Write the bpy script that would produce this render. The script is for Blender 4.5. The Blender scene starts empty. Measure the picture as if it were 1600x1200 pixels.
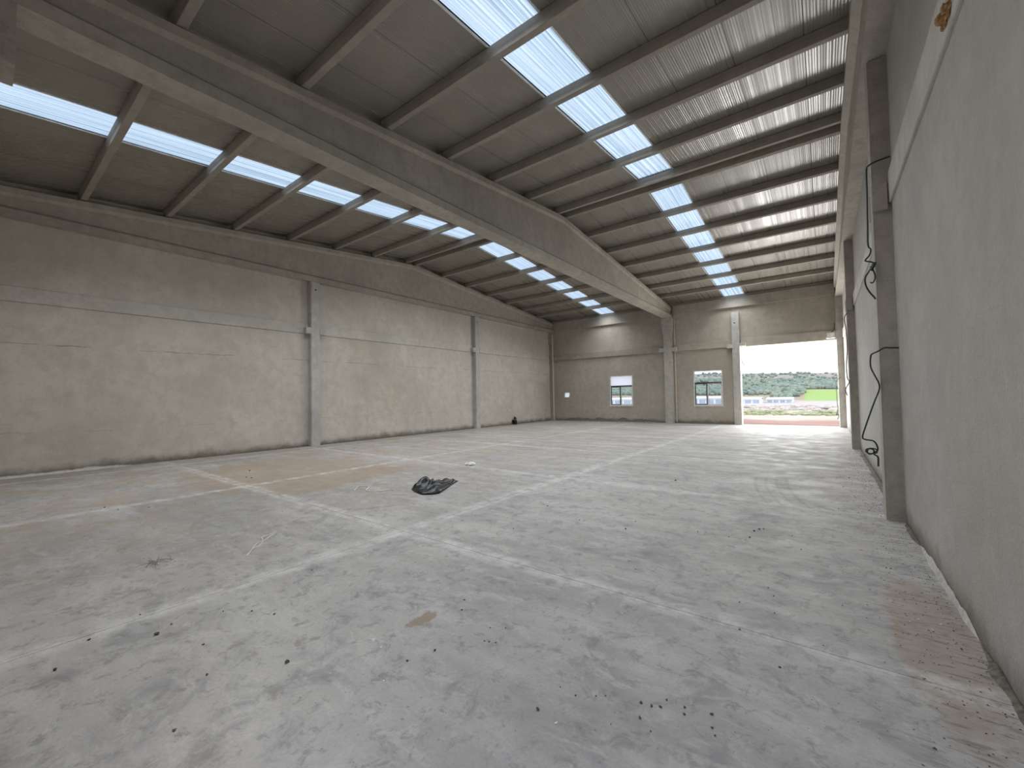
import bpy, bmesh, math, random
from mathutils import Vector, Matrix, noise
random.seed(7)
SC = bpy.context.scene
COL = SC.collection
# ------------------------------------------------------------------ camera
cam_d = bpy.data.cameras.new('camera'); cam = bpy.data.objects.new('camera', cam_d); COL.objects.link(cam)
yaw, pitch, roll = map(math.radians, (37.133, 1.763, -1.005))
fwd = Vector((-math.sin(yaw)*math.cos(pitch), math.cos(yaw)*math.cos(pitch), math.sin(pitch)))
rgt = Vector((math.cos(yaw), math.sin(yaw), 0)); up = rgt.cross(fwd)
r2 = rgt*math.cos(roll)+up*math.sin(roll); u2 = -rgt*math.sin(roll)+up*math.cos(roll)
M = Matrix((r2, u2, -fwd)).transposed().to_4x4(); M.translation = (0, 0, 1.6)
cam.matrix_world = M
cam_d.sensor_fit = 'HORIZONTAL'; cam_d.sensor_width = 36; cam_d.lens = 644.141/1600*36
cam_d.clip_start = 0.05; cam_d.clip_end = 3000
SC.camera = cam
# ------------------------------------------------------------------ world, sun, exposure
SKY = 1.7
w = bpy.data.worlds.new('sky'); SC.world = w; w.use_nodes = True
nt = w.node_tree; nt.nodes.clear()
N = nt.nodes.new; Lk = nt.links.new
out = N('ShaderNodeOutputWorld'); bg = N('ShaderNodeBackground'); tc = N('ShaderNodeTexCoord')
nz = N('ShaderNodeTexNoise'); nz.inputs['Scale'].default_value = 3.2; nz.inputs['Detail'].default_value = 7
mp = N('ShaderNodeMapping'); mp.inputs['Scale'].default_value = (1, 1, 3.5)
cr = N('ShaderNodeValToRGB')
cr.color_ramp.elements[0].position = 0.42; cr.color_ramp.elements[0].color = (.55, .70, .98, 1)
cr.color_ramp.elements[1].position = 0.66; cr.color_ramp.elements[1].color = (1, 1, 1, 1)
Lk(tc.outputs['Generated'], mp.inputs['Vector']); Lk(mp.outputs[0], nz.inputs['Vector'])
Lk(nz.outputs['Fac'], cr.inputs['Fac']); Lk(cr.outputs['Color'], bg.inputs['Color'])
bg.inputs['Strength'].default_value = SKY; Lk(bg.outputs[0], out.inputs['Surface'])
sd = bpy.data.lights.new('sun', 'SUN'); sd.energy = 1.0; sd.angle = math.radians(25); sd.color = (1, .96, .9)
so = bpy.data.objects.new('sun', sd); COL.objects.link(so); so.rotation_euler = (math.radians(42), 0, math.radians(60))
def portal(name, loc, rot, sx, sy):
    d = bpy.data.lights.new(name, 'AREA'); d.shape = 'RECTANGLE'; d.size = sx; d.size_y = sy
    o = bpy.data.objects.new(name, d); COL.objects.link(o); o.location = loc; o.rotation_euler = rot
    d.cycles.is_portal = True
def daylight_fill(name, loc, rot, sx, sy, power, col=(.945, .97, 1), spread=132):  # added camera-hidden area lamp, brightens the hall beyond what the openings let in
    d = bpy.data.lights.new(name, 'AREA'); d.shape = 'RECTANGLE'; d.size = sx; d.size_y = sy; d.energy = power; d.color = col
    o = bpy.data.objects.new(name, d); COL.objects.link(o); o.location = loc; o.rotation_euler = rot; o.visible_camera = False; d.spread = math.radians(spread)
SLP = math.atan((7.462-6.391)/(23.32-11.667))
for xs_ in (-3.455, -10.35):           # daylight lamps added under the four skylight strips, hidden from the camera
    for sg in (1, -1):
        for kc in range(7):
            dy_ = .231+(kc+.5)*1.6311
            daylight_fill('skylight_fill', (xs_, 11.667+sg*dy_, 7.462+.22-.03-dy_*math.tan(SLP)), (-sg*SLP, 0, 0), .86, 1.12, 28)
daylight_fill('gate_fill', (-1.41, 23.72, 1.95), (-math.pi/2, 0, 0), 3.7, 3.8, 390, (1, .985, .95), 180)  # added lamp in the gateway, hidden from the camera, brightens the hall
vs = SC.view_settings; vs.view_transform = 'Standard'; vs.look = 'None'; vs.gamma = 1; vs.use_curve_mapping = False
SC.display_settings.display_device = 'sRGB'
vs.exposure = 0.32
SC.cycles.max_bounces = 10; SC.cycles.diffuse_bounces = 7; SC.cycles.glossy_bounces = 3; SC.cycles.transmission_bounces = 6
SC.cycles.use_denoising = True; SC.cycles.sample_clamp_indirect = 8

# ------------------------------------------------------------------ key dimensions (metres)
D = 23.32; WF = 23.50; XL = -14.42; XR = 0.735; YR = 11.667; G = .231; S = (D-YR-G)/7
ZE, ZR, HP = 6.391, 7.462, .22
XM = -6.78
def yk(k, far): return YR + (G if far else -G) + (k*S if far else -k*S)
def zt(y): return ZR - (ZR-ZE)*min(1.05, abs(y-YR)/(D-YR))

# ------------------------------------------------------------------ node helpers
class NT:
    def __init__(s, name):
        s.m = bpy.data.materials.new(name); s.m.use_nodes = True; s.t = s.m.node_tree
        s.b = s.t.nodes['Principled BSDF']; s.o = s.t.nodes['Material Output']
        s.pos = s.n('ShaderNodeNewGeometry').outputs['Position']
    def n(s, k, **kw):
        x = s.t.nodes.new(k)
        for a, b in kw.items(): setattr(x, a, b)
        return x
    def l(s, a, b): s.t.links.new(a, b)
    def val(s, sock, v):
        if hasattr(v, 'is_linked') or hasattr(v, 'node'): s.l(v, sock)
        else: sock.default_value = v
    def mapping(s, sc=(1, 1, 1), loc=(0, 0, 0), src=None):
        m = s.n('ShaderNodeMapping'); m.inputs['Scale'].default_value = sc; m.inputs['Location'].default_value = loc
        s.l(src or s.pos, m.inputs['Vector']); return m.outputs[0]
    def noise(s, scale, detail=4, rough=.55, src=None, dist=0):
        m = s.n('ShaderNodeTexNoise'); m.inputs['Scale'].default_value = scale; m.inputs['Detail'].default_value = detail
        m.inputs['Roughness'].default_value = rough; m.inputs['Distortion'].default_value = dist
        s.l(src or s.pos, m.inputs['Vector']); return m.outputs['Fac']
    def ramp(s, v, a, b, lo=0., hi=1.):
        m = s.n('ShaderNodeMapRange'); m.interpolation_type = 'SMOOTHSTEP'
        s.l(v, m.inputs['Value'])
        for k, x in zip(('From Min', 'From Max', 'To Min', 'To Max'), (a, b, lo, hi)): m.inputs[k].default_value = x
        return m.outputs[0]
    def math(s, op, a, b=0., c=0.):
        m = s.n('ShaderNodeMath', operation=op)
        s.val(m.inputs[0], a); s.val(m.inputs[1], b)
        if op == 'MULTIPLY_ADD': s.val(m.inputs[2], c)
        return m.outputs[0]
    def mix(s, f, a, b, mode='MIX'):
        m = s.n('ShaderNodeMix', data_type='RGBA', blend_type=mode)
        s.val(m.inputs[0], f)
        for i, v in ((6, a), (7, b)):
            if isinstance(v, tuple): m.inputs[i].default_value = (*v, 1)
            else: s.l(v, m.inputs[i])
        return m.outputs[2]
    def xyz(s, src=None):
        m = s.n('ShaderNodeSeparateXYZ'); s.l(src or s.pos, m.inputs[0]); return m.outputs
    def bump(s, h, strength=.3, dist=.02, nrm=None):
        m = s.n('ShaderNodeBump'); m.inputs['Strength'].default_value = strength; m.inputs['Distance'].default_value = dist
        s.l(h, m.inputs['Height'])
        if nrm: s.l(nrm, m.inputs['Normal'])
        s.l(m.outputs[0], s.b.inputs['Normal']); return m.outputs[0]
    def done(s, col, rough=.8):
        s.val(s.b.inputs['Base Color'], (*col, 1) if isinstance(col, tuple) else col)
        s.val(s.b.inputs['Roughness'], rough); return s.m

def plain(name, col, rough=.7, metal=0., var=.12, scale=9):
    t = NT(name); f = t.ramp(t.noise(scale, 4), .3, .7)
    t.b.inputs['Metallic'].default_value = metal
    return t.done(t.mix(f, tuple(c*(1-var) for c in col), tuple(min(1, c*(1+var)) for c in col)), rough)

def concrete(name, col, dark, streak=None, pits=True, bump=.35, base_dirt=False, cracks=(), scale=1.):
    t = NT(name)
    big = t.ramp(t.noise(.55*scale, 5, .6), .32, .68)
    c = t.mix(big, tuple(x*.84 for x in col), tuple(x*1.08 for x in col))
    c = t.mix(t.ramp(t.noise(1.4*scale, 6, .68, None, .8), .45, .7, 0, .5), c, tuple(x*1.16 for x in col))
    med = t.noise(4*scale, 6, .65)
    c = t.mix(t.ramp(med, .42, .68, 0, .55), c, dark)
    c = t.mix(t.ramp(t.noise(11*scale, 6, .75), .5, .68, 0, .4), c, dark)
    if streak:
        st = t.noise(1., 5, .65, t.mapping(streak))
        c = t.mix(t.ramp(st, .5, .75, 0, .4), c, dark)
    fine = t.noise(38, 5, .7)
    c = t.mix(t.ramp(fine, .3, .75, 0, .25), c, tuple(x*1.3 for x in col))
    h = t.math('MULTIPLY_ADD', med, .6, fine)
    if pits:
        v = t.n('ShaderNodeTexVoronoi'); v.inputs['Scale'].default_value = 22; t.l(t.pos, v.inputs['Vector'])
        pm = t.ramp(v.outputs['Distance'], .05, .12, 1, 0)
        pm = t.math('MULTIPLY', pm, t.ramp(t.noise(3, 3), .5, .65))
        c = t.mix(t.math('MULTIPLY', pm, .6), c, tuple(x*.35 for x in dark))
        h = t.math('SUBTRACT', h, pm)
    z = t.xyz()[2]
    wob = t.noise(.9, 6, .7)
    for zc, amp, wd, dk in cracks:
        d = t.math('ABSOLUTE', t.math('SUBTRACT', t.math('MULTIPLY_ADD', wob, amp, z), zc+amp*.5))
        m = t.math('MULTIPLY', t.ramp(d, 0, wd, 1, 0), t.ramp(t.noise(1.7, 4), .42, .6))
        c = t.mix(t.math('MULTIPLY', m, dk), c, tuple(x*.45 for x in dark))
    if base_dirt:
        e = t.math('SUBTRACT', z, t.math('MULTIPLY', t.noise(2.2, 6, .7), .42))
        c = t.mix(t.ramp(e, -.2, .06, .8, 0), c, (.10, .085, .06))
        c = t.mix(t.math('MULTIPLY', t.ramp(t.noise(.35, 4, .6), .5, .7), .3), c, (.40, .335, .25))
    t.bump(h, bump, .012)
    return t.done(c, .85)

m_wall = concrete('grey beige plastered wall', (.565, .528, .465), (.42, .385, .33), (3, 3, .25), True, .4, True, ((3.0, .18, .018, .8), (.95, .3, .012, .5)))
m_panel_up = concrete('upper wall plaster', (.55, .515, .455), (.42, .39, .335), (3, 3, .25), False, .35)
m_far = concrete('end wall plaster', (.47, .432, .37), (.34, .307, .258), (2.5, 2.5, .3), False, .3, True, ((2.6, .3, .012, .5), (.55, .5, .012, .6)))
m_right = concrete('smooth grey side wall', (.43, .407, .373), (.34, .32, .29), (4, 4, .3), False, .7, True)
m_beam = concrete('raw precast beam concrete', (.42, .392, .34), (.27, .248, .21), (5, 5, .8), True, .6)
m_col = concrete('raw column concrete', (.50, .485, .45), (.33, .31, .28), (6, 6, .7), True, .6)
m_colr = concrete('brownish column concrete', (.40, .365, .32), (.25, .22, .19), (6, 6, .7), True, .6)
m_girt = concrete('pale girt concrete', (.54, .515, .465), (.38, .355, .31), (.4, .4, 5), False, .4)
m_purl = concrete('purlin concrete', (.33, .30, .26), (.24, .217, .185), (.4, 5, 5), False, .25)
m_bag = None

# floor --------------------------------------------------------------
JX = (-4.12, -8.75, -13.3); JY = (3.2, 7.05, 10.85, 14.7, 18.5)
def floor_mat():
    t = NT('dusty concrete slab'); X, Y, Z = t.xyz()
    n1 = t.ramp(t.noise(.5, 6, .62, None, .6), .3, .7)
    c = t.mix(n1, (.325, .313, .302), (.435, .42, .405))
    n2 = t.noise(1., 6, .65, t.mapping((.5, 2.6, 1)))
    c = t.mix(t.ramp(n2, .42, .72, 0, .5), c, (.56, .55, .53))
    c = t.mix(t.ramp(t.noise(1.6, 7, .7, None, 1.2), .48, .7, 0, .7), c, (.255, .25, .25))
    c = t.mix(t.ramp(t.noise(3.2, 7, .75, t.mapping((.8, 1.6, 1)), 1.), .5, .62, 0, .5), c, (.53, .515, .495))
    c = t.mix(t.ramp(t.noise(7, 7, .78, None, .5), .51, .64, 0, .65), c, (.225, .216, .205))
    # brown dust: broad veil towards the long wall and local patches
    n3 = t.noise(1.1, 6, .68)
    veil = t.math('MULTIPLY', t.ramp(X, -3.5, -9, 0, 1), t.ramp(n3, .38, .62))
    def blob(cx, cy, rx, ry, ns=3., amp=.9):
        a = t.math('DIVIDE', t.math('SUBTRACT', X, cx), rx); b = t.math('DIVIDE', t.math('SUBTRACT', Y, cy), ry)
        d = t.math('SQRT', t.math('ADD', t.math('MULTIPLY', a, a), t.math('MULTIPLY', b, b)))
        d = t.math('ADD', d, t.math('MULTIPLY_ADD', t.noise(ns, 6, .7), amp*2, -amp))
        return t.ramp(d, .8, 1.1, 1, 0)
    c = t.mix(t.math('MULTIPLY', veil, .6), c, (.39, .315, .235))
    c = t.mix(t.math('MULTIPLY', blob(-9.5, 4.4, 2.6, 2.0, 1.6), .55), c, (.33, .245, .165))
    c = t.mix(t.math('MULTIPLY', blob(.52, 3.75, .22, 1.1, 4, .7), .5), c, (.33, .235, .16))
    c = t.mix(t.math('MULTIPLY', blob(-2.37, 2.01, .055, .13, 16, 1.3), .8), c, (.29, .215, .145))
    # ragged darker grey patch
    c = t.mix(t.math('MULTIPLY', blob(-8, 2.3, 2.0, .8, 2.2), .35), c, (.25, .25, .24))
    # dark fine grit everywhere, heavier along the side wall
    g = t.n('ShaderNodeTexVoronoi'); g.inputs['Scale'].default_value = 16; t.l(t.pos, g.inputs['Vector'])
    gm = t.math('MULTIPLY', t.ramp(g.outputs['Distance'], .06, .16, 1, 0), t.ramp(t.noise(1.3, 3), .5, .66))
    c = t.mix(t.math('MULTIPLY', gm, .55), c, (.12, .11, .10))
    gr = t.math('MULTIPLY', t.ramp(X, .0, .65, 0, 1), t.ramp(t.noise(1., 6, .75, t.mapping((5, 26, 1))), .52, .62))
    c = t.mix(t.math('MULTIPLY', gr, .75), c, (.13, .12, .105))
    # pale dust bands along the joints
    wn = t.math('MULTIPLY_ADD', t.noise(1.9, 6, .7), .34, -.17)
    wn2 = t.noise(5, 6, .7)
    for ax, js in ((X, JX), (Y, JY[:3])):
        for j in js:
            dd = t.math('ABSOLUTE', t.math('SUBTRACT', t.math('ADD', ax, t.math('MULTIPLY', wn, .45)), j))
            mask = t.math('MULTIPLY', t.ramp(dd, .03, .17, 1, 0), t.ramp(wn2, .4, .6, .1, .66))
            c = t.mix(mask, c, (.66, .645, .63))
            d2 = t.math('ABSOLUTE', t.math('SUBTRACT', ax, j-.045))
            c = t.mix(t.ramp(d2, .0, .007, .35, 0), c, (.2, .19, .18))
    # tyre arcs swept near the gate side
    rx = t.math('SUBTRACT', X, 6.2); ry = t.math('SUBTRACT', Y, 9.3)
    rr = t.math('SQRT', t.math('ADD', t.math('MULTIPLY', rx, rx), t.math('MULTIPLY', ry, ry)))
    win = t.math('MULTIPLY', t.ramp(Y, 6.7, 7.2, 0, 1), t.ramp(Y, 8.9, 9.4, 1, 0))
    for r0 in (7.28, 7.12, 6.96, 6.80):
        dd = t.math('ABSOLUTE', t.math('SUBTRACT', rr, r0))
        c = t.mix(t.math('MULTIPLY', t.math('MULTIPLY', t.ramp(dd, .012, .035, 1, 0), win), .3), c, (.22, .215, .205))
    # dark sweep streaks towards the gate; pale ones are reflection painted into the colour
    ph = t.noise(1., 5, .6, t.mapping((.3, 4.2, 1)))
    far = t.ramp(Y, 6, 15, 0, 1)
    c = t.mix(t.math('MULTIPLY', t.math('MULTIPLY', t.ramp(ph, .5, .6), far), .6), c, (.25, .232, .205))
    c = t.mix(t.math('MULTIPLY', t.math('MULTIPLY', t.ramp(ph, .44, .36), far), .4), c, (.62, .59, .545))
    fine = t.noise(45, 5, .7)
    c = t.mix(t.ramp(fine, .35, .7, 0, .22), c, (.22, .21, .2))
    h = t.math('ADD', t.math('MULTIPLY', fine, .35), t.math('MULTIPLY', t.noise(1., 6, .7, t.mapping((6, 14, 1))), .8))
    t.bump(h, .35, .012)
    t.b.inputs['Specular IOR Level'].default_value = .25
    return t.done(c, t.ramp(t.noise(2.2, 4), .3, .7, .6, .85))
m_floor = floor_mat()
m_joint = plain('dark joint filler', (.16, .15, .14), .95)  # dark base seen through the slab joints

# roof sheet: painted ribbed steel -----------------------------------
def sheet_mat():
    t = NT('painted ribbed steel sheet')
    st = t.noise(1., 3, .6, t.mapping((55, .05, .05)))
    n = t.ramp(t.noise(1.2, 4), .3, .7)
    c = t.mix(n, (.235, .218, .185), (.275, .255, .218))
    t.b.inputs['Specular IOR Level'].default_value = .8
    t.bump(st, .09, .01)
    return t.done(c, t.ramp(t.noise(1., 2, .5, t.mapping((9, .03, .03))), .35, .65, .26, .42))
m_sheet = sheet_mat()
def poly_mat():
    t = NT('milky polycarbonate sheet')
    X, Y, Z = t.xyz()
    st = t.noise(1., 4, .7, t.mapping((30, .15, .15)))
    c = t.mix(t.ramp(st, .35, .65), (.25, .315, .355), (.52, .575, .60))
    tr = t.n('ShaderNodeBsdfTranslucent'); t.l(c, tr.inputs['Color'])
    gl = t.n('ShaderNodeBsdfGlossy'); gl.inputs['Roughness'].default_value = .3
    mx = t.n('ShaderNodeMixShader'); mx.inputs[0].default_value = .06; t.l(tr.outputs[0], mx.inputs[1]); t.l(gl.outputs[0], mx.inputs[2])
    t.l(mx.outputs[0], t.o.inputs['Surface']); return t.m
m_poly = poly_mat()
m_polyrim = plain('white skylight edge profile', (.8, .82, .82), .5)

def glass_mat():
    t = NT('window glass')
    a = t.n('ShaderNodeBsdfTransparent'); a.inputs['Color'].default_value = (.93, .95, .96, 1)
    g = t.n('ShaderNodeBsdfGlossy'); g.inputs['Roughness'].default_value = .03
    fr = t.n('ShaderNodeFresnel'); fr.inputs['IOR'].default_value = 1.45
    mx = t.n('ShaderNodeMixShader'); t.l(fr.outputs[0], mx.inputs[0]); t.l(a.outputs[0], mx.inputs[1]); t.l(g.outputs[0], mx.inputs[2])
    t.l(mx.outputs[0], t.o.inputs['Surface']); return t.m
m_glass = glass_mat()
def milk():
    t = NT('milky film on glass'); tr = t.n('ShaderNodeBsdfTranslucent'); tr.inputs['Color'].default_value = (.85, .86, .87, 1)
    t.l(tr.outputs[0], t.o.inputs['Surface']); return t.m
m_milk = milk()
m_white = plain('white window profile', (.78, .78, .77), .45)
m_dark = plain('dark window sash', (.09, .09, .10), .5)
m_cable = plain('black green cable', (.018, .035, .032), .5)
m_thin = plain('grey thin wire', (.12, .11, .10), .6)
m_pvc = plain('off white conduit', (.66, .63, .57), .5)
m_hole = plain('dark socket', (.03, .028, .025), .9)
m_mortar = concrete('pale mortar', (.60, .58, .54), (.35, .33, .30), None, False, .6)
m_mortar2 = concrete('grey mortar smear', (.52, .50, .46), (.28, .26, .24), None, False, .7, False, (), 4)
m_clod = plain('dark dirt clod', (.10, .085, .07), .95, 0, .4, 40)
m_clodp = plain('pale chip', (.72, .70, .66), .8, 0, .1, 40)
m_foam = plain('orange brown expanding foam', (.28, .155, .06), .85, 0, .5, 30)
m_string = plain('white string', (.75, .73, .66), .8)
m_twig = plain('dry twig', (.19, .155, .12), .9)
m_steel = plain('galvanised steel', (.6, .61, .63), .3, .8)
m_whiteobj = plain('white paper', (.85, .85, .83), .7)
def bag_mat():
    t = NT('black plastic film'); t.b.inputs['Specular IOR Level'].default_value = .45
    t.bump(t.noise(11, 3, .6), .6, .03)
    return t.done((.010, .013, .014), .22)
m_bag = bag_mat()

# ------------------------------------------------------------------ mesh helpers
def mesh_obj(name, bm, mat, parent=None, loc=(0, 0, 0), smooth=False):
    me = bpy.data.meshes.new(name); bm.normal_update(); bm.to_mesh(me); bm.free()
    if mat: me.materials.append(mat)
    if smooth: me.shade_smooth()
    o = bpy.data.objects.new(name, me); COL.objects.link(o); o.location = loc
    if parent: o.parent = parent
    return o
def box(bm, x0, x1, y0, y1, z0, z1):
    v = [bm.verts.new(p) for p in ((x0, y0, z0), (x1, y0, z0), (x1, y1, z0), (x0, y1, z0), (x0, y0, z1), (x1, y0, z1), (x1, y1, z1), (x0, y1, z1))]
    fs = [bm.faces.new([v[i] for i in f]) for f in ((3, 2, 1, 0), (4, 5, 6, 7), (0, 1, 5, 4), (1, 2, 6, 5), (2, 3, 7, 6), (3, 0, 4, 7))]
    return fs
def B(*a, bev=0.):
    bm = bmesh.new(); box(bm, *a)
    if bev: bmesh.ops.bevel(bm, geom=bm.edges[:], offset=bev, segments=1, affect='EDGES')
    return bm
def tag(o, label=None, cat=None, group=None, kind=None):
    if label: o['label'] = label
    if cat: o['category'] = cat
    if group: o['group'] = group
    if kind: o['kind'] = kind
    return o
def empty(name, loc, label, cat, group=None):
    o = bpy.data.objects.new(name, None); COL.objects.link(o); o.location = loc; o.empty_display_size = .2
    return tag(o, label, cat, group)
def struct(name, bm, mat, smooth=False): return tag(mesh_obj(name, bm, mat, None, (0, 0, 0), smooth), kind='structure')
def prism(bm, prof, axis, a0, a1):
    """extrude a closed 2-D outline along an axis ('x': prof is (y,z); 'y': prof is (x,z); 'z': prof is (x,y))"""
    def P(p, a): return {'x': (a, p[0], p[1]), 'y': (p[0], a, p[1]), 'z': (p[0], p[1], a)}[axis]
    A = [bm.verts.new(P(p, a0)) for p in prof]; Bv = [bm.verts.new(P(p, a1)) for p in prof]
    bm.faces.new(A); bm.faces.new(Bv[::-1]); n = len(prof)
    for i in range(n): bm.faces.new((A[i], Bv[i], Bv[(i+1) % n], A[(i+1) % n]))
    bmesh.ops.recalc_face_normals(bm, faces=bm.faces[:])
def tube(bm, pts, r, seg=6, sub=4):
    P = [Vector(p) for p in pts]
    if sub > 1 and len(P) > 2:
        Q = []
        for i in range(len(P)-1):
            p0, p1, p2, p3 = P[max(i-1, 0)], P[i], P[i+1], P[min(i+2, len(P)-1)]
            for k in range(sub):
                s = k/sub
                Q.append(.5*((2*p1)+(p2-p0)*s+(2*p0-5*p1+4*p2-p3)*s*s+(3*p1-p0-3*p2+p3)*s**3))
        Q.append(P[-1]); P = Q
    rings = []
    for i, p in enumerate(P):
        d = (P[min(i+1, len(P)-1)]-P[max(i-1, 0)]).normalized()
        a = d.orthogonal().normalized() if not rings else (pa - d*pa.dot(d)).normalized()
        pa = a; b = d.cross(a)
        rings.append([bm.verts.new(p+(a*math.cos(q)+b*math.sin(q))*r) for q in [2*math.pi*j/seg for j in range(seg)]])
    for A, C in zip(rings, rings[1:]):
        for j in range(seg): bm.faces.new((A[j], A[(j+1) % seg], C[(j+1) % seg], C[j]))
    bm.faces.new(rings[0][::-1]); bm.faces.new(rings[-1])
def lump(bm, c, r, sq=(1, 1, 1), sub=1, amp=.3, seed=0):
    g = bmesh.ops.create_icosphere(bm, subdivisions=sub, radius=1)
    for v in g['verts']:
        n = v.co.copy(); k = 1+amp*noise.noise(n*1.7+Vector((seed*3.1, seed*1.7, seed)))*2
        v.co = Vector((c[0]+n.x*r*sq[0]*k, c[1]+n.y*r*sq[1]*k, c[2]+n.z*r*sq[2]*k))
def rough(bm, amp, scale=6., cuts=0, seed=0., axis=None):
    if cuts: bmesh.ops.subdivide_edges(bm, edges=bm.edges[:], cuts=cuts, use_grid_fill=True)
    for v in bm.verts:
        d = noise.noise_vector(v.co*scale+Vector((seed, seed*2, 0)))*amp
        if axis is not None: d = Vector([d[i] if i in axis else 0 for i in range(3)])
        v.co += d
def disk(bm, c, r, depth, axis, seg=12):
    prof = [(c[0 if axis != 'x' else 1]+r*math.cos(2*math.pi*i/seg), c[2]+r*math.sin(2*math.pi*i/seg)) for i in range(seg)]
    a = c[0] if axis == 'x' else c[1]
    prism(bm, prof, axis, a, a+depth)

# ------------------------------------------------------------------ floor slabs
fl = struct('floor', B(XL-.3, XR+.3, -.6, WF+.22, -.30, -.02), m_joint)
xs = [XL-.02, JX[2], JX[1], JX[0], XR+.02]; ys = [-.45]+list(JY)+[WF+.2]
for i in range(len(xs)-1):
    for j in range(len(ys)-1):
        gx = .003
        bm = B(xs[i]+gx, xs[i+1]-gx, ys[j]+gx, ys[j+1]-gx, -.06, 0, bev=.002)
        mesh_obj('floor_slab', bm, m_floor, fl)

# ------------------------------------------------------------------ side walls
CL = (7.37, 15.88)            # column centres along the long side
CR = (7.02, 14.88)
GZ0, GZ1 = 3.93, 4.27
def side_wall(name, face, out, cols, ywid, mats, nside):
    """face: x of the inner face; out: x of the outer face"""
    s = 1 if out > face else -1
    w_ = struct(name, B(*sorted((face+s*.03, out)), -.35, WF+.2, -.1, 6.05), mats[1])
    edges = [-.3]+list(cols)+[WF+.15]
    for a, b in zip(edges, edges[1:]):
        for z0, z1, mt, dx in ((-.02, GZ0, mats[0], 0), (GZ1-.01, 6.04, mats[1], .012)):
            bm = B(*sorted((face+s*dx, face+s*.05)), a+.004, b-.004, z0, z1)
            mesh_obj('wall_panel', bm, mt, w_)
    return w_
side_wall('wall_left', XL, XL-.25, CL, .33, (m_wall, m_panel_up), 0)
side_wall('wall_right', XR, XR+.25, CR, .33, (m_right, m_right), 0)

def gable(nm, xa, xb):
    bm = bmesh.new(); q = ZR+HP-.006; qe = ZE+HP-.006-(.30)*(ZR-ZE)/(D-YR)
    prism(bm, [(2*YR-D-.30, 6.0), (D+.30, 6.0), (D+.30, qe), (YR, q), (2*YR-D-.30, qe)], 'x', xa, xb)
    mesh_obj('gable_closure', bm, m_panel_up, COL.objects[nm])
gable('wall_left', XL-.25, XL-.12); gable('wall_right', XR+.10, XR+.235)

# far wall (with openings) -------------------------------------------
W1 = (-10.36, -8.93, .94, 2.77); W2 = (-5.58, -4.17, .94, 2.82); VH = (-13.56, -13.13, 1.50, 1.83); GT = (-3.32, .50, -.1, 3.91)
def opening_wall(name, y0, y1, ops, mat, ztop=6.585):
    xsn = sorted({XL-.2, XR+.2, *[a for o in ops for a in o[:2]]}); zsn = sorted({-.1, ztop, *[a for o in ops for a in o[2:]]})
    bm = bmesh.new()
    V = {}
    def vert(x, y, z):
        k = (round(x, 4), y, round(z, 4))
        if k not in V: V[k] = bm.verts.new((x, y, z))
        return V[k]
    def solid(i, j):
        if not (0 <= i < len(xsn)-1 and 0 <= j < len(zsn)-1): return False
        cx, cz = (xsn[i]+xsn[i+1])/2, (zsn[j]+zsn[j+1])/2
        return not any(o[0] < cx < o[1] and o[2] < cz < o[3] for o in ops)
    for i in range(len(xsn)-1):
        for j in range(len(zsn)-1):
            if not solid(i, j): continue
            xa, xb, za, zb = xsn[i], xsn[i+1], zsn[j], zsn[j+1]
            bm.faces.new([vert(xa, y0, za), vert(xb, y0, za), vert(xb, y0, zb), vert(xa, y0, zb)])
            bm.faces.new([vert(xa, y1, zb), vert(xb, y1, zb), vert(xb, y1, za), vert(xa, y1, za)])
            if not solid(i-1, j): bm.faces.new([vert(xa, y0, za), vert(xa, y0, zb), vert(xa, y1, zb), vert(xa, y1, za)])
            if not solid(i+1, j): bm.faces.new([vert(xb, y0, zb), vert(xb, y0, za), vert(xb, y1, za), vert(xb, y1, zb)])
            if not solid(i, j-1): bm.faces.new([vert(xa, y0, za), vert(xa, y1, za), vert(xb, y1, za), vert(xb, y0, za)])
            if not solid(i, j+1): bm.faces.new([vert(xa, y0, zb), vert(xb, y0, zb), vert(xb, y1, zb), vert(xa, y1, zb)])
    return struct(name, bm, mat)
HB = (-3.55, -3.49, 5.085, 5.145)
opening_wall('wall_back', WF, WF+.18, [W1, W2, VH, GT, HB], m_far)
opening_wall('wall_front', -.38, -.20, [(-1.35, .50, -.1, 3.1)], m_far, 6.62)

# ------------------------------------------------------------------ roof: ceiling sheets and skylights
ceil = bpy.data.objects.new('ceiling', None); COL.objects.link(ceil); ceil['kind'] = 'structure'
P = .985
edges = [-.08-P*n for n in range(15)]
edges = [XR+.25, *edges[:]] ; edges[-1] = XL-.3
SKYX = {(3, 4), (10, 11)}
def roof_bm(x0, x1, far, ribs, amp, seed=0, y0=None, y1=None, lift=0.):
    bm = bmesh.new(); rnd = random.Random(seed)
    ya = YR if y0 is None else y0; yb = (D+.42 if far else 2*YR-D-.36) if y1 is None else y1
    if ya == YR: ya = YR
    def zr(y): return ZR - (ZR-ZE)*abs(y-YR)/(D-YR) + HP + lift
    nseg = 6; rows = []
    prof = []
    for i in range(ribs*4+1):
        x = x1+(x0-x1)*i/(ribs*4); ph = i % 4
        prof.append((x, (amp if ph in (1, 2) else 0)+rnd.uniform(-.0006, .0006)))
    for k in range(nseg+1):
        y = ya+(yb-ya)*k/nseg
        rows.append([bm.verts.new((x, y, zr(y)+h)) for x, h in prof])
    for A, C in zip(rows, rows[1:]):
        for i in range(len(A)-1): bm.faces.new((A[i], A[i+1], C[i+1], C[i]))
    bmesh.ops.recalc_face_normals(bm, faces=bm.faces[:])
    return bm
sky_n = 0
bayname = lambda i: 'bay beside the gate' if i < 7 else 'bay beside the long wall'
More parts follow.
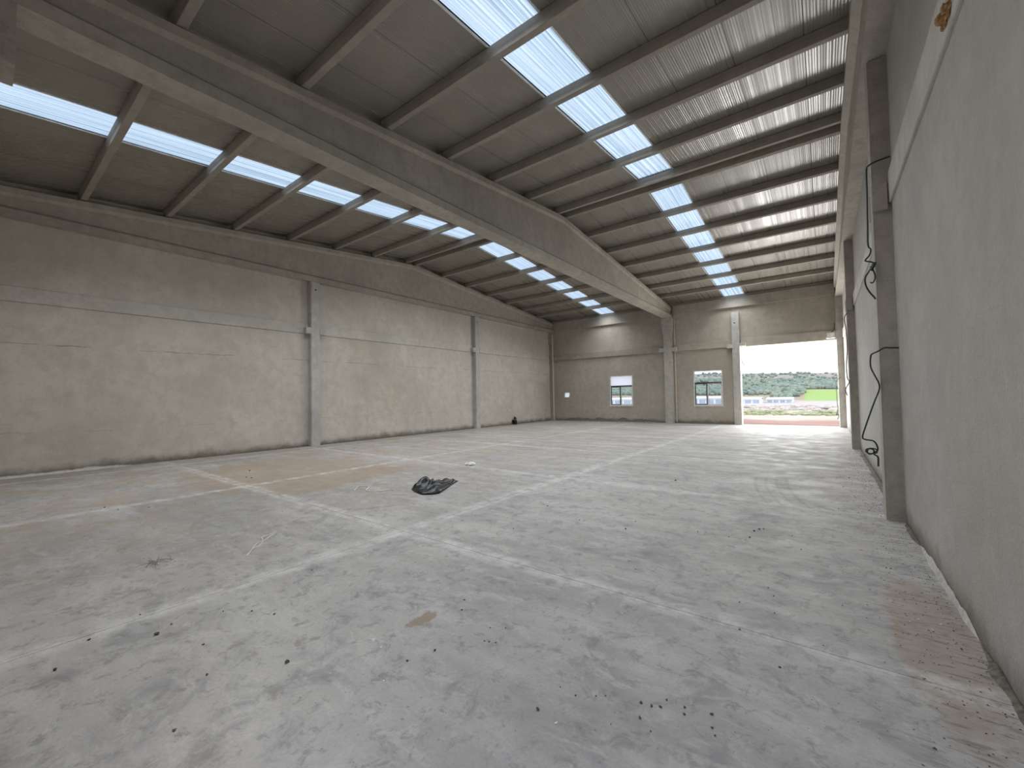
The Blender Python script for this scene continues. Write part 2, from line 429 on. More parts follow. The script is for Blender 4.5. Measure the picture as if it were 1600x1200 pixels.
for i in range(len(edges)-1):
    x0, x1 = edges[i]-.004, edges[i+1]+.004
    for far in (True, False):
        if i in (4, 11):
            lab = 'milky skylight strip over the %s, %s the ridge' % (bayname(i), 'beyond' if far else 'before')
            e = empty('skylight', ((x0+x1)/2, YR+(5 if far else -5), 7.2), lab, 'skylight', 'roof skylight strips'); e.location = (0, 0, 0)
            mesh_obj('polycarbonate_sheet', roof_bm(x0, x1, far, 14, .012, i, lift=.012), m_poly, e)
            for xa in (x0-.012, x1+.012):
                bm = bmesh.new(); yb = D+.3 if far else 2*YR-D-.3
                for z_ in (0,):
                    pts = [(YR, ZR+HP-.012), (yb, ZR-(ZR-ZE)*abs(yb-YR)/(D-YR)+HP-.012)]
                    prof = [(pts[0][0], pts[0][1]), (pts[1][0], pts[1][1]), (pts[1][0], pts[1][1]+.03), (pts[0][0], pts[0][1]+.03)]
                    prism(bm, prof, 'x', xa-.014, xa+.014)
                mesh_obj('edge_profile', bm, m_polyrim, e)
        else:
            mesh_obj('roof_sheet', roof_bm(x0, x1, far, 26, .0013, i*2+far), m_sheet, ceil)
for xj in edges[1:-1]:
    bm = bmesh.new()
    for far in (1, -1):
        yb = YR+far*(D-YR+.36); zb_ = ZR-(ZR-ZE)*abs(yb-YR)/(D-YR)+HP
        prism(bm, [(YR, ZR+HP+.009), (yb, zb_+.009), (yb, zb_+.02), (YR, ZR+HP+.02)], 'x', xj-.045, xj+.045)
    mesh_obj('lap_strip', bm, m_hole, ceil)
bm = bmesh.new(); prism(bm, [(YR-.35, ZR+HP+.02), (YR, ZR+HP+.06), (YR+.35, ZR+HP+.02), (YR, ZR+HP+.035)], 'x', XL-.3, XR+.3)
mesh_obj('ridge_cap', bm, m_sheet, ceil)

# ------------------------------------------------------------------ purlins
ordn = ['', 'first', 'second', 'third', 'fourth', 'fifth', 'sixth']
def purlin_bm(L):
    bm = bmesh.new()
    h = HP-.006
    prism(bm, [(-.06, 0), (.06, 0), (.075, h*.55), (.075, h), (-.075, h), (-.075, h*.55)], 'x', 0, L)
    bmesh.ops.bevel(bm, geom=[e for e in bm.edges], offset=.006, segments=1, affect='EDGES')
    for v in bm.verts:                      # dapped ends
        if v.co.z < .02 and (v.co.x < .03 or v.co.x > L-.03): v.co.z += .03
    return bm
ends = {'bay beside the gate': (XM+.012, XR-.0), 'bay beside the long wall': (XL+.0, XM-.012)}
slope = math.atan((ZR-ZE)/(D-YR))
for bay, (xa, xb) in ends.items():
    proto = None
    for far in (False, True):
        for k in range(0, 7):
            y = yk(k, far)
            if k == 0: lab = 'concrete roof purlin of the %s, %s of the ridge pair' % (bay, 'far one' if far else 'near one')
            else: lab = 'concrete roof purlin of the %s, %s %s the ridge' % (bay, ordn[k], 'beyond' if far else 'before')
            if proto is None:
                proto = mesh_obj('roof_purlin', purlin_bm(xb-xa), m_purl); o = proto
            else:
                o = proto.copy(); COL.objects.link(o)
            o.location = (xa, y, zt(y)); o.rotation_euler = (-slope if far else slope, 0, 0)
            tag(o, lab, 'purlin', 'precast roof purlins')

# ------------------------------------------------------------------ pitched beams
def roof_beam(x, label, hf=.24, wf=.40, ww=.22, wt=.34, zb=5.78, zbf=5.78):
    e = empty('roof_beam', (x, 0, 0), label, 'beam', 'pitched roof beams')
    ya, yb = .05, D+.12
    n = 60
    def section(lo, hi, half, seed):
        bm = bmesh.new(); rows = []
        for i in range(n+1):
            y = ya+(yb-ya)*i/n
            z0, z1 = lo(y), hi(y)
            row = []
            for (sx, zz) in ((-1, z0), (1, z0), (1, z0+(z1-z0)*.35), (1, z0+(z1-z0)*.7), (1, z1), (-1, z1), (-1, z0+(z1-z0)*.7), (-1, z0+(z1-z0)*.35)):
                hw = half(y, (zz-z0)/(z1-z0))
                j = noise.noise(Vector((sx*3+x, y*3.1, zz*3+seed)))*.006+noise.noise(Vector((sx*7, y*9, zz*8+seed)))*.004
                row.append(bm.verts.new((sx*(hw+j), y, zz+(j*.7 if zz == z0 else 0))))
            rows.append(row)
        for A, C in zip(rows, rows[1:]):
            for i in range(8): bm.faces.new((A[i], A[(i+1) % 8], C[(i+1) % 8], C[i]))
        bm.faces.new(rows[0][::-1]); bm.faces.new(rows[-1])
        bmesh.ops.recalc_face_normals(bm, faces=bm.faces[:]); return bm
    zl = lambda y: zb
    mesh_obj('bottom_flange', section(zl, lambda y: zb+hf, lambda y, t: wf/2 - (wf-ww)/2*max(0, (t-.72)/.28)*.95, 1), m_beam, e)
    mesh_obj('web', section(lambda y: zb+hf-.01, lambda y: max(zt(y)-.16, zb+hf+.01), lambda y, t: ww/2, 5), m_beam, e)
    mesh_obj('top_flange', section(lambda y: zt(y)-.2, lambda y: zt(y)-.004, lambda y, t: ww/2+(wt-ww)/2*min(1, t/.35), 9), m_beam, e)
    return e
roof_beam(-14.37, 'concrete pitched roof beam lying on top of the long plastered wall', wf=.34, ww=.20, wt=.32)
roof_beam(XM, 'concrete pitched roof beam spanning free across the middle of the hall', wf=.42, ww=.26, wt=.36)
roof_beam(.70, 'concrete pitched roof beam above the side wall with the hanging cables', wf=.38, ww=.24, wt=.46)

# ------------------------------------------------------------------ girts, eave beams
def girt(name, a, label, mat=m_girt, ax='y', cat='beam', group='horizontal wall girts'):
    bm = B(*a); L = a[3]-a[2] if ax == 'y' else a[1]-a[0]
    bmesh.ops.bevel(bm, geom=bm.edges[:], offset=.008, segments=1, affect='EDGES')
    return tag(mesh_obj(name, bm, mat), label, cat, group)
girt('wall_girt', (XL-.2, XL+.035, .2, CL[0]-.18, GZ0, GZ1), 'pale concrete girt along the long wall, on the bay before the first column')
girt('wall_girt', (XL-.2, XL+.035, CL[0]+.18, CL[1]-.18, GZ0, GZ1), 'pale concrete girt along the long wall, between its two columns')
girt('wall_girt', (XL-.2, XL+.035, CL[1]+.18, D-.2, GZ0, GZ1), 'pale concrete girt along the long wall, in the short bay by the corner')
girt('wall_girt', (XR-.025, XR+.1, .2, CR[0]-.18, GZ0-.02, GZ1+.02), 'pale concrete girt on the side wall, with orange foam lump, before first column')
girt('wall_girt', (XR-.025, XR+.1, CR[0]+.18, CR[1]-.18, GZ0, GZ1), 'pale concrete girt on the side wall, between the two cable columns')
girt('wall_girt', (XR-.025, XR+.1, CR[1]+.18, D-.4, GZ0, GZ1), 'pale concrete girt on the side wall, last bay before the gate corner')
girt('wall_girt', (-14.1, XM-.24, WF-.09, WF+.1, GZ0, GZ1), 'concrete girt on the end wall above the smaller window and the vent hole', m_colr, 'x')
girt('wall_girt', (XM+.24, -3.65, WF-.08, WF+.1, GZ0, GZ1+.02), 'concrete girt on the end wall above the window next to the gate', m_far, 'x')
girt('gate_lintel', (-3.29, .5, WF-.08, WF+.2, 3.90, 4.33), 'concrete lintel beam over the open gateway', m_far, 'x', 'lintel', None)
girt('eave_beam', (-14.2, XM-.24, WF-.14, WF+.2, 5.86, ZE+.05), 'concrete eave beam on top of the end wall, by the long wall', m_beam, 'x', 'beam', 'eave beams')
girt('eave_beam', (XM+.24, .5, WF-.14, WF+.2, 5.94, ZE+.05), 'concrete eave beam on top of the end wall, above the gateway', m_beam, 'x', 'beam', 'eave beams')
girt('eave_beam', (XL+.2, XM-.24, -.4, -.12, 5.86, ZE-.02), 'concrete eave beam on top of the near wall, by the long wall', m_beam, 'x', 'beam', 'eave beams')
girt('eave_beam', (XM+.24, .5, -.4, -.12, 5.86, ZE-.02), 'concrete eave beam on top of the near wall, over the camera side gateway', m_beam, 'x', 'beam', 'eave beams')

# ------------------------------------------------------------------ columns
def column(x0, x1, y0, y1, ztop, label, mat, face, bz=4.03, bh=.22, bw=.17, cap=None, hole=None, holemat=None):
    """face: direction the column faces ('+x','-x','-y'); bracket arms stick out on both sides"""
    cx, cy = (x0+x1)/2, (y0+y1)/2
    e = empty('concrete_column', (cx, cy, 0), label, 'column', 'precast wall columns')
    bm = B(x0-cx, x1-cx, y0-cy, y1-cy, -.05, ztop)
    bmesh.ops.bevel(bm, geom=[d for d in bm.edges if abs(d.verts[0].co.z-d.verts[1].co.z) > 1], offset=.018, segments=2, affect='EDGES')
    if hole == 'through':
        vs_ = bm.verts[:]
    sh = mesh_obj('shaft', bm, mat, e)
    hx, hy = (x1-x0)/2, (y1-y0)/2
    if bz:
        if face in ('+x', '-x'):
            s = 1 if face == '+x' else -1
            fx = hx*s
            for sy in (-1, 1):
                bmq = B(*sorted((fx-s*.14, fx+s*.012)), *sorted((sy*(hy-.01), sy*(hy+bw))), bz-bh/2, bz+bh/2, bev=.008)
                mesh_obj('bracket', bmq, mat, e)
        else:
            for sx in (-1, 1):
                bmq = B(*sorted((sx*(hx-.01), sx*(hx+bw+.08))), -hy-.01, -hy+.15, bz-bh/2, bz+bh/2, bev=.008)
                mesh_obj('bracket', bmq, mat, e)
    if cap:
        dx, dy, zc = cap
        bmq = bmesh.new()
        prof = [(-hx-.012, zc), (hx+.012, zc), (hx+dx, zc+.4), (hx+dx, 5.775), (-hx-dx, 5.775), (-hx-dx, zc+.4)]
        prism(bmq, prof, 'y', -hy-dy, hy+.02)
        mesh_obj('capital', bmq, mat, e)
    if hole == 'dark':
        bmq = bmesh.new()
        if face == '+x': disk(bmq, (hx-.006, 0, ztop-.28), .03, .010, 'x')
        elif face == '-x': disk(bmq, (-hx-.004, 0, ztop-.28), .03, .010, 'x')
        mesh_obj('bolt_socket', bmq, m_hole, e)
    return e
XI = -14.21
column(XL-.1, XI, CL[0]-.165, CL[0]+.165, 5.77, 'pale concrete column on the long wall, the nearer one, with bolt socket at top', m_col, '+x', hole='dark')
column(XL-.1, XI, CL[1]-.165, CL[1]+.165, 5.77, 'pale concrete column on the long wall, the one nearer the end wall', m_col, '+x', hole='dark')
column(XL-.05, XI+.02, D-.12, D+.22, 5.77, 'concrete column in the corner of long wall and end wall', m_colr, '-y', cap=(.02, .1, 5.0))
column(-7.03, -6.60, D-.08, D+.3, 5.77, 'thick concrete column on the end wall carrying the middle roof beam', m_col, '-y', cap=(.075, .04, 4.9))
# gate post with a bolt hole through it
e = empty('concrete_column', (-3.475, D+.1, 0), 'concrete post on the end wall flanking the gateway, with bright bolt hole', 'column', 'precast wall columns')
bm = bmesh.new()
hx = .165
zs = [-.05, 5.085, 5.145, 5.66]; xq = [-hx, -.06, .0, hx]
for i in range(3):
    for j in range(3):
        if (i, j) == (1, 1): continue
        box(bm, xq[i], xq[i+1], -.15, .25 if zs[j] < 3 else .24, zs[j], zs[j+1])
mesh_obj('shaft', bm, m_col, e)
mesh_obj('bracket', B(-.40, -.16, -.16, 0, 3.86, 4.06, bev=.008), m_col, e)
mesh_obj('bracket', B(.16, .44, -.16, .0, 3.93, 4.08, bev=.008), m_col, e)
column(.50, XR+.05, D-.25, D+.3, 5.77, 'concrete column in the gateway corner by the side wall', m_col, '-y', bz=None)
column(.56, XR+.1, CR[0]-.17, CR[0]+.17, 5.77, 'brownish concrete column on the side wall with heavy black cables, nearest one', m_colr, '-x', bz=4.0, bh=.34, bw=.05)
column(.56, XR+.1, CR[1]-.17, CR[1]+.17, 5.77, 'brownish concrete column on the side wall between cable column and gateway', m_colr, '-x', bz=4.0, bh=.34, bw=.05)
column(-6.98, -6.58, -.3, .08, 5.77, 'concrete column at the near eave with a broad head under the middle beam', m_colr, '-y', bz=None)
bm = B(-.26, .22, .1, .36, 5.12, 5.77); rough(bm, .006, 7, 3, 2)
mesh_obj('capital', bm, m_colr, COL.objects[[o.name for o in COL.objects if o.name.startswith('concrete_column')][-1]])
# collars round the side-wall columns
# ------------------------------------------------------------------ windows
def window(n, o, mull, split, reveal=.06):
    x0, x1, z0, z1 = o; y = WF+.05; f = .055
    bm = bmesh.new()
    box(bm, x0, x0+f, y-.03, y+.04, z0, z1); box(bm, x1-f, x1, y-.03, y+.04, z0, z1)
    box(bm, x0+f, x1-f, y-.03, y+.04, z1-f, z1); box(bm, x0+f, x1-f, y-.03, y+.04, z0, z0+f)
    w_ = struct('window_%d' % n, bm, m_white)
    mesh_obj('transom', B(x0+f, x1-f, y-.035, y+.035, split-.03, split+.03), m_dark, w_)
    mesh_obj('window_sill', B(x0-.03, x1+.03, WF-.02, WF+.02, z0-.05, z0+.004, bev=.004), m_mortar, w_)
    mesh_obj('glass_pane', B(x0+f, x1-f, y-.004, y+.004, split+.03, z1-f), m_milk if n == 1 else m_glass, w_)
    for k, (a, b, mm) in enumerate(((x0+f, mull, m_dark), (mull, x1-f, m_white))):
        bq = bmesh.new(); s = .05; yy = y-.025 if k == 0 else y+.005
        box(bq, a, a+s, yy, yy+.03, z0+f, split-.03); box(bq, b-s, b, yy, yy+.03, z0+f, split-.03)
        box(bq, a+s, b-s, yy, yy+.03, z0+f, z0+f+s); box(bq, a+s, b-s, yy, yy+.03, split-.03-s, split-.03)
        so_ = mesh_obj('sash', bq, mm, w_)
        mesh_obj('glass_pane', B(a+s, b-s, yy+.012, yy+.018, z0+f+s, split-.03-s), m_glass, so_)
    return w_
window(1, W1, -9.70, 2.12)
window(2, W2, -4.92, 2.16)
# ragged vent opening with a thin cross bar
bm = bmesh.new()
x0, x1, z0, z1 = VH
for (a, b, c_, d_) in ((x0, x0+.03, z0, z1), (x1-.05, x1, z0, z0+.12), (x0+.03, x1-.05, z1-.025, z1)): box(bm, a, b, WF+.02, WF+.14, c_, d_)
v3 = struct('window_3', bm, m_mortar); mesh_obj('glass_pane', B(x0+.03, x1-.05, WF+.08, WF+.09, z0, z1-.025), m_milk, v3)
portal('daylight_portal', (-1.41, WF+.25, 1.9), (-math.pi/2, 0, 0), 3.9, 4.1)
portal('daylight_portal', (-.43, -.42, 1.5), (math.pi/2, 0, 0), 1.95, 3.3)
for o_ in (W1, W2):
    portal('daylight_portal', ((o_[0]+o_[1])/2, WF+.25, 1.87), (-math.pi/2, 0, 0), 1.5, 1.95)

# ------------------------------------------------------------------ wall base: mortar fillets, dirt
def fillet(name, pts, w0, h0, mat, label, cat, seed, n=60, side='x', sgn=1, kind='stuff'):
    """rough ridge lying in the corner between wall and floor"""
    bm = bmesh.new(); rows = []
    for i in range(n+1):
        t = i/n; a = Vector(pts[0]).lerp(Vector(pts[1]), t); a.x -= sgn*.003 if side == 'x' else 0; a.y -= .003 if side == 'y' else 0
        k = max(.35, .75+.6*noise.noise(Vector((t*n*.11, seed, 0)))+.15*noise.noise(Vector((t*n*.5, seed, 3))))
        k *= min(1, 6*t+.1, 6*(1-t)+.1)
        wv, hv = w0*k, h0*k
        prof = [(0, -.005), (0, hv), (wv*.35, hv*.55), (wv*.75, hv*.22), (wv, -.005)]
        rows.append([bm.verts.new((a.x-sgn*p[0], a.y, a.z+p[1]) if side == 'x' else (a.x, a.y-p[0], a.z+p[1])) for p in prof])
    for A, C in zip(rows, rows[1:]):
        for j in range(4): bm.faces.new((A[j], A[j+1], C[j+1], C[j]))
    bmesh.ops.recalc_face_normals(bm, faces=bm.faces[:])
    return tag(mesh_obj(name, bm, mat, smooth=True), label, cat, None, kind)
m_dirt = plain('damp dark dirt', (.13, .115, .095), .95, 0, .4, 25)
fillet('mortar_ridge', ((XR, 3.9, 0), (XR, 5.9, 0)), .03, .075, m_mortar2, 'pale mortar smeared along the foot of the side wall', 'mortar', 3)
fillet('dirt_line', ((XR, 1.2, 0), (XR, 3.88, 0)), .05, .035, m_dirt, 'dark dirt along the foot of the side wall, before the mortar ridge', 'dirt', 8, 90)
fillet('dirt_line', ((XR, 5.92, 0), (XR, 6.82, 0)), .05, .035, m_dirt, 'dark dirt between mortar ridge and the nearest cable column', 'dirt', 9, 40)
fillet('dirt_line', ((XR, 7.2, 0), (XR, 14.6, 0)), .10, .05, m_dirt, 'dark dirt and grit at the wall foot between the side wall columns', 'dirt', 12, 140)
fillet('dirt_line', ((XL, 2.65, 0), (XL, 23.1, 0)), .09, .05, m_dirt, 'dark dirt line along the foot of the long wall', 'dirt', 21, 260, sgn=-1)
fillet('mortar_ridge', ((XL, .2, 0), (XL, 2.6, 0)), .22, .07, m_mortar, 'pale mortar tongue at the near foot of the long wall', 'mortar', 5, sgn=-1)
fillet('rubble_bank', ((-13.9, WF, 0), (-7.15, WF, 0)), .24, .22, m_dirt, 'bank of dirt and broken plaster at the foot of the end wall', 'rubble', 31, 120, side='y')
fillet('rubble_bank', ((-6.5, WF, 0), (-3.7, WF, 0)), .2, .12, m_dirt, 'thin dirt line under the window next to the gate', 'rubble', 35, 60, side='y')
bm = bmesh.new(); rr = random.Random(4)
for i in range(70):
    x = rr.uniform(-13.8, -7.3); lump(bm, (x, WF-rr.uniform(.40, .52), .02), rr.uniform(.02, .055), (1.3, .8, .7), 1, .35, i)
tag(mesh_obj('broken_plaster', bm, m_colr), 'broken plaster lumps heaped below the smaller window', 'rubble', None, 'stuff')

# ------------------------------------------------------------------ conduit, cables, lamp, foam
bm = bmesh.new(); tube(bm, [(-6.48, D+.12, .05), (-6.48, D+.12, 5.7)], .022, 8, 1)
for z in (1.2, 2.9, 4.6): tube(bm, [(-6.48, D+.12, z-.05), (-6.48, D+.12, z+.05)], .034, 8, 1)
tag(mesh_obj('conduit_pipe', bm, m_pvc), 'thin off-white pipe running up beside the thick end wall column', 'pipe')
bm = bmesh.new(); tube(bm, [(-14.12, D-.2, .05), (-14.12, D-.2, 5.6)], .03, 8, 1)
tag(mesh_obj('conduit_pipe', bm, m_pvc), 'thin pipe running up in the corner of long wall and end wall', 'pipe')
cab1 = [(.735, 6.80, 4.47), (.65, 6.80, 4.46), (.599, 6.79, 4.448), (.532, 6.80, 4.423), (.515, 6.85, 4.383), (.512, 6.86, 4.09), (.505, 6.86, 3.727), (.50, 6.86, 3.444), (.522, 6.84, 3.373), (.505, 6.82, 3.297), (.462, 6.80, 3.233), (.52, 6.80, 3.203), (.547, 6.79, 3.173), (.50, 6.78, 3.102), (.454, 6.78, 3.013), (.457, 6.78, 2.916), (.491, 6.80, 2.829), (.531, 6.82, 2.767), (.545, 6.83, 2.74)]
bm = bmesh.new(); tube(bm, cab1, .0095, 6, 4); tube(bm, [(.507, 6.79, 3.15), (.535, 6.79, 3.09), (.548, 6.79, 3.004), (.525, 6.79, 2.94), (.50, 6.79, 2.95)], .008, 6, 4)
c1 = mesh_obj('cable', bm, m_cable); tag(c1, 'black cable hanging from above with a loop, upper on the nearest cable column', 'cable', 'cables hanging on the cable column')
bm = bmesh.new(); tube(bm, [(.548, 6.785, 3.19), (.53, 6.785, 3.14), (.505, 6.785, 3.09)], .02, 8, 2); mesh_obj('tape_wrap', bm, m_cable, c1)
cab2 = [(.735, 6.80, 2.11), (.66, 6.79, 2.115), (.601, 6.80, 2.12), (.535, 6.81, 2.078), (.50, 6.86, 2.062), (.481, 6.90, 2.03), (.475, 6.88, 1.893), (.518, 6.84, 1.756), (.542, 6.82, 1.676), (.538, 6.82, 1.598), (.484, 6.80, 1.442), (.41, 6.78, 1.204), (.362, 6.78, 1.027), (.385, 6.78, .989), (.468, 6.80, .969), (.501, 6.80, .893), (.488, 6.80, .845), (.427, 6.78, .809), (.398, 6.76, .839), (.417, 6.74, .88), (.459, 6.74, .866), (.463, 6.76, .812), (.497, 6.78, .783), (.501, 6.80, .721), (.50, 6.81, .66)]
bm = bmesh.new(); tube(bm, cab2, .0095, 6, 4)
loop = [(.44+.055*math.cos(a), 6.77+.01*math.sin(3*a), .85+.035*math.sin(a)) for a in [i*.7 for i in range(17)]]
tube(bm, loop, .007, 6, 2)
tag(mesh_obj('cable', bm, m_cable), 'dark cable coiled near the floor, lower on the nearest cable column', 'cable', 'cables hanging on the cable column')
bm = bmesh.new(); tube(bm, [(.60, D-.28, 2.208), (.529, D-.3, 2.132), (.414, D-.3, 1.995), (.419, D-.3, 1.485), (.428, D-.3, 1.061), (.441, D-.3, .779), (.375, D-.3, .55), (.42, D-.3, .60), (.46, D-.3, .48), (.405, D-.3, .355)], .013, 6, 4)
tag(mesh_obj('cable', bm, m_thin), 'thin wire dangling into the open gateway from its corner column', 'cable')
bm = bmesh.new(); tube(bm, [(.56, 14.66, 3.75), (.50, 14.60, 3.595), (.53, 14.6, 3.287), (.54, 14.6, 2.755), (.505, 14.6, 2.317), (.513, 14.6, 1.963), (.55, 14.6, 1.838), (.468, 14.6, 1.647), (.497, 14.6, 1.471)], .011, 6, 4)
tag(mesh_obj('cable', bm, m_thin), 'thin crooked wire hanging down the second side wall column', 'cable')
bm = bmesh.new(); tube(bm, [(-3.29, D-.05, 3.35), (-3.20, D-.08, 3.1), (-3.12, D-.08, 2.95)], .012, 6, 4)
tag(mesh_obj('cable', bm, m_thin), 'short wire end sticking out of the gateway post', 'cable')
fx, fy, fz = .30, D-.18, 4.08
e = empty('floodlight', (fx, fy, fz), 'small metal floodlight under the lintel at the gateway corner', 'lamp')
bm = bmesh.new(); prism(bm, [(-.17, -.13), (.17, -.13), (.14, .13), (-.14, .13)], 'y', -.10, .10); bmesh.ops.bevel(bm, geom=bm.edges[:], offset=.02, segments=2, affect='EDGES')
mesh_obj('housing', bm, m_steel, e)
mesh_obj('lens', B(-.13, .13, -.112, -.10, -.1, .1), m_whiteobj, e)
mesh_obj('arm', B(-.02, .02, .0, .26, .12, .16), m_steel, e)
bm = bmesh.new(); tube(bm, [(0, .05, .14), (.12, 0, .24), (.14, .02, .55)], .012, 6, 3); mesh_obj('lead', bm, m_cable, e)
bm = bmesh.new()
lump(bm, (XR-.03, 3.80, 4.02), .07, (.45, 1.3, .7), 3, .5, 2); lump(bm, (XR-.04, 3.72, 4.00), .045, (.5, 1.2, .8), 2, .5, 5)
tag(mesh_obj('foam_lump', bm, m_foam), 'orange brown foam lump bulging from the girt high on the side wall', 'foam')

# ------------------------------------------------------------------ things on the floor
def crumple(outline, peak, label, name='plastic_bag', h=.10, seed=0, mat=m_bag, rings=9, nseg=56):
    c = Vector((sum(p[0] for p in outline)/len(outline), sum(p[1] for p in outline)/len(outline), 0))
    n = len(outline); pts = []
    for i in range(nseg):
        t = i/nseg*n; a = Vector((*outline[int(t) % n], 0)); b = Vector((*outline[(int(t)+1) % n], 0)); pts.append(a.lerp(b, t-int(t))-c)
    bm = bmesh.new(); top = []
    for k in range(rings, 0, -1):
        r = k/rings; row = []
        for i, p in enumerate(pts):
            q = p*r
            z = h*(1-r**9)*(.5+1.0*abs(noise.noise(q*5+Vector((seed, 0, 0))))+.9*noise.noise(q*2.3+Vector((0, seed, 0))))
            z += h*1.1*math.exp(-((q-(Vector((*peak, 0))-c)).length/.17)**2)
            fold = 1-abs(math.sin(q.x*13+q.y*7+3*noise.noise(q*5)))**.6
            z += h*.5*fold*(1-r**3)
            row.append(bm.verts.new((q.x, q.y, max(.004, z) if k < rings else .003)))
        top.append(row)
    cen = bm.verts.new((0, 0, h*.7))
    for A, C in zip(top, top[1:]):
        for i in range(nseg): bm.faces.new((A[i], A[(i+1) % nseg], C[(i+1) % nseg], C[i]))
    for i in range(nseg): bm.faces.new((top[-1][i], top[-1][(i+1) % nseg], cen))
    bm.faces.new(top[0][::-1])
    bmesh.ops.recalc_face_normals(bm, faces=bm.faces[:])
    return tag(mesh_obj(name, bm, mat, None, c, True), label, 'bag')
crumple([(-5.83, 4.72), (-5.95, 4.90), (-6.12, 5.12), (-6.02, 5.20), (-5.90, 5.25), (-5.80, 5.42), (-5.78, 5.62), (-5.66, 5.72), (-5.58, 5.55), (-5.45, 5.30), (-5.30, 5.02), (-5.18, 4.78), (-5.22, 4.66), (-5.36, 4.55), (-5.62, 4.62)], (-5.75, 4.95),
        'crumpled black plastic bag lying in the middle of the concrete floor', h=.085, seed=3)
# black bag against the long wall
bm = bmesh.new(); lump(bm, (XL+.12, 19.1, .17), .17, (.6, .85, 1.15), 3, .45, 9)
for v in bm.verts: v.co.z = max(v.co.z, .003); v.co.x = max(v.co.x, XL+.004)
tag(mesh_obj('plastic_bag', bm, m_bag, smooth=True), 'small black bag standing against the foot of the long wall', 'bag')
bm = bmesh.new(); lump(bm, (-6.71, 7.18, .03), .085, (1.3, .9, .45), 2, .5, 4)
for v in bm.verts: v.co.z = max(v.co.z, .002)
tag(mesh_obj('paper_scrap', bm, m_whiteobj, smooth=False), 'crumpled white scrap on a floor joint behind the black bag', 'paper')
bm = bmesh.new(); tube(bm, [(-6.62, 4.11, .008), (-6.80, 4.28, .008), (-6.82, 4.36, .02), (-6.66, 4.42, .008), (-6.52, 4.30, .008), (-6.443, 4.229, .008), (-6.32, 4.24, .008), (-6.225, 4.311, .008), (-6.12, 4.48, .008), (-6.06, 4.52, .01)], .008, 6, 4)
tag(mesh_obj('string', bm, m_string), 'curled white string lying beside the black plastic bag', 'string')
bm = bmesh.new()
tube(bm, [(-5.45, 2.311, .006), (-5.33, 2.20, .006), (-5.29, 2.10, .012), (-5.18, 2.06, .006), (-5.101, 1.962, .006), (-4.95, 1.86, .006), (-4.81, 1.76, .006)], .0045, 6, 4)
tube(bm, [(-5.40, 2.31, .006), (-5.24, 2.15, .006), (-5.14, 2.05, .006), (-5.02, 1.96, .006), (-4.99, 1.88, .006)], .004, 6, 4)
tag(mesh_obj('string', bm, m_string), 'loose white strings lying straight on the bare floor', 'string')
e = empty('twig_pile', (-5.4, 1.15, 0), 'small pile of dry twigs on the pale floor', 'twigs')
rr = random.Random(11)
for i in range(16):
    a = rr.uniform(-.7, .9); L = rr.uniform(.05, .13); c = Vector((rr.gauss(0, .05), rr.gauss(0, .045), .008+rr.random()*.012))
    d = Vector((math.cos(a), math.sin(a), 0))*L
    bm = bmesh.new(); tube(bm, [c-d, c+Vector((rr.uniform(-.02, .02), rr.uniform(-.02, .02), .008)), c+d], .0017, 5, 3)
    mesh_obj('twig', bm, m_twig, e)

peb = [(-3.73,0.81,2.2),(-2.67,1.20,1.8),(-3.75,0.34,1.6),(-3.81,0.91,1),(-3.32,0.96,1.1),(-2.94,0.87,1),(-8.92,1.30,1.4),(-8.53,1.39,1.2),(-8.31,1.70,1.2),(-7.97,2.19,1),(-9.57,3.59,1.8),(-10.57,3.93,2.8),(-9.75,3.56,2.0),(-2.08,1.64,1.1),(-2.02,1.81,1.2),(-1.83,2.07,.8),(-1.80,2.08,.8),(-1.76,2.10,.7),(-1.81,2.27,.8),(-1.90,2.21,.7),(-2.32,2.39,1),(-2.23,2.27,1),(-1.22,1.78,1.3),(-1.11,1.98,.8),(-0.81,2.13,1.1),(-0.76,2.14,1),(-0.72,2.16,1.1),(-0.71,2.23,.9),(-0.62,2.23,.9),(-0.61,2.18,.9),(-0.50,2.26,1.1),(-0.78,2.03,1.1),(-0.71,1.98,.6),(-0.48,2.17,.8),(-0.46,2.13,.7),(-1.21,1.99,.6),(-1.02,2.04,.7),(-0.98,2.07,.6),(-0.88,1.91,.5),(-0.26,2.87,1),(-0.51,3.17,1),(-0.57,3.58,.8),(-0.34,3.55,.7),(-0.37,3.84,.8),(-0.42,3.98,.8),(-0.71,5.23,1.4),(-0.70,5.50,1.6),(-0.62,5.64,1.3),(-0.66,5.61,1.5),(-1.22,5.12,1),(-0.90,5.13,.8),(-1.94,4.75,1.8),(-1.95,5.10,1.2),(-1.55,3.86,.8),(-1.43,3.71,.7),(-1.14,5.07,.8),(-0.24,5.12,.9),(-0.34,5.54,.8),(0.42,5.01,1),(0.34,2.62,.9),(-2.56,4.76,1.2),(-3.26,5.11,1.4),(-3.06,4.02,1.2),(-2.24,7.91,2.2),(0.20,8.83,1.2),(0.39,5.01,1),(0.10,7.17,1.1),(0.31,9.78,1.6),(-2.58,0.63,1.2),(-3.34,1.41,1.1),(-3.71,1.20,.9),(-3.53,1.33,1),(-3.90,1.98,1),(-4.03,0.52,1.2),(-4.18,0.81,1)]
protos = []
for k in range(4):
    bm = bmesh.new(); lump(bm, (0, 0, .35), .6, (1.1, .8, .62), 1, .5, k*2+1)
    for v in bm.verts: v.co.z = max(v.co.z, 0)
    me = bpy.data.meshes.new('pebble'); bm.to_mesh(me); bm.free(); me.materials.append(m_clod); protos.append(me)
where = lambda x, y: ('on the floor between the camera and the brown stain' if y < 2.45 and x > -2.5 else
                      'on the floor towards the side wall columns' if x > -1.3 else
                      'on the open floor slab around the brown stain' if x > -4.12 else
                      'on the floor towards the long wall')
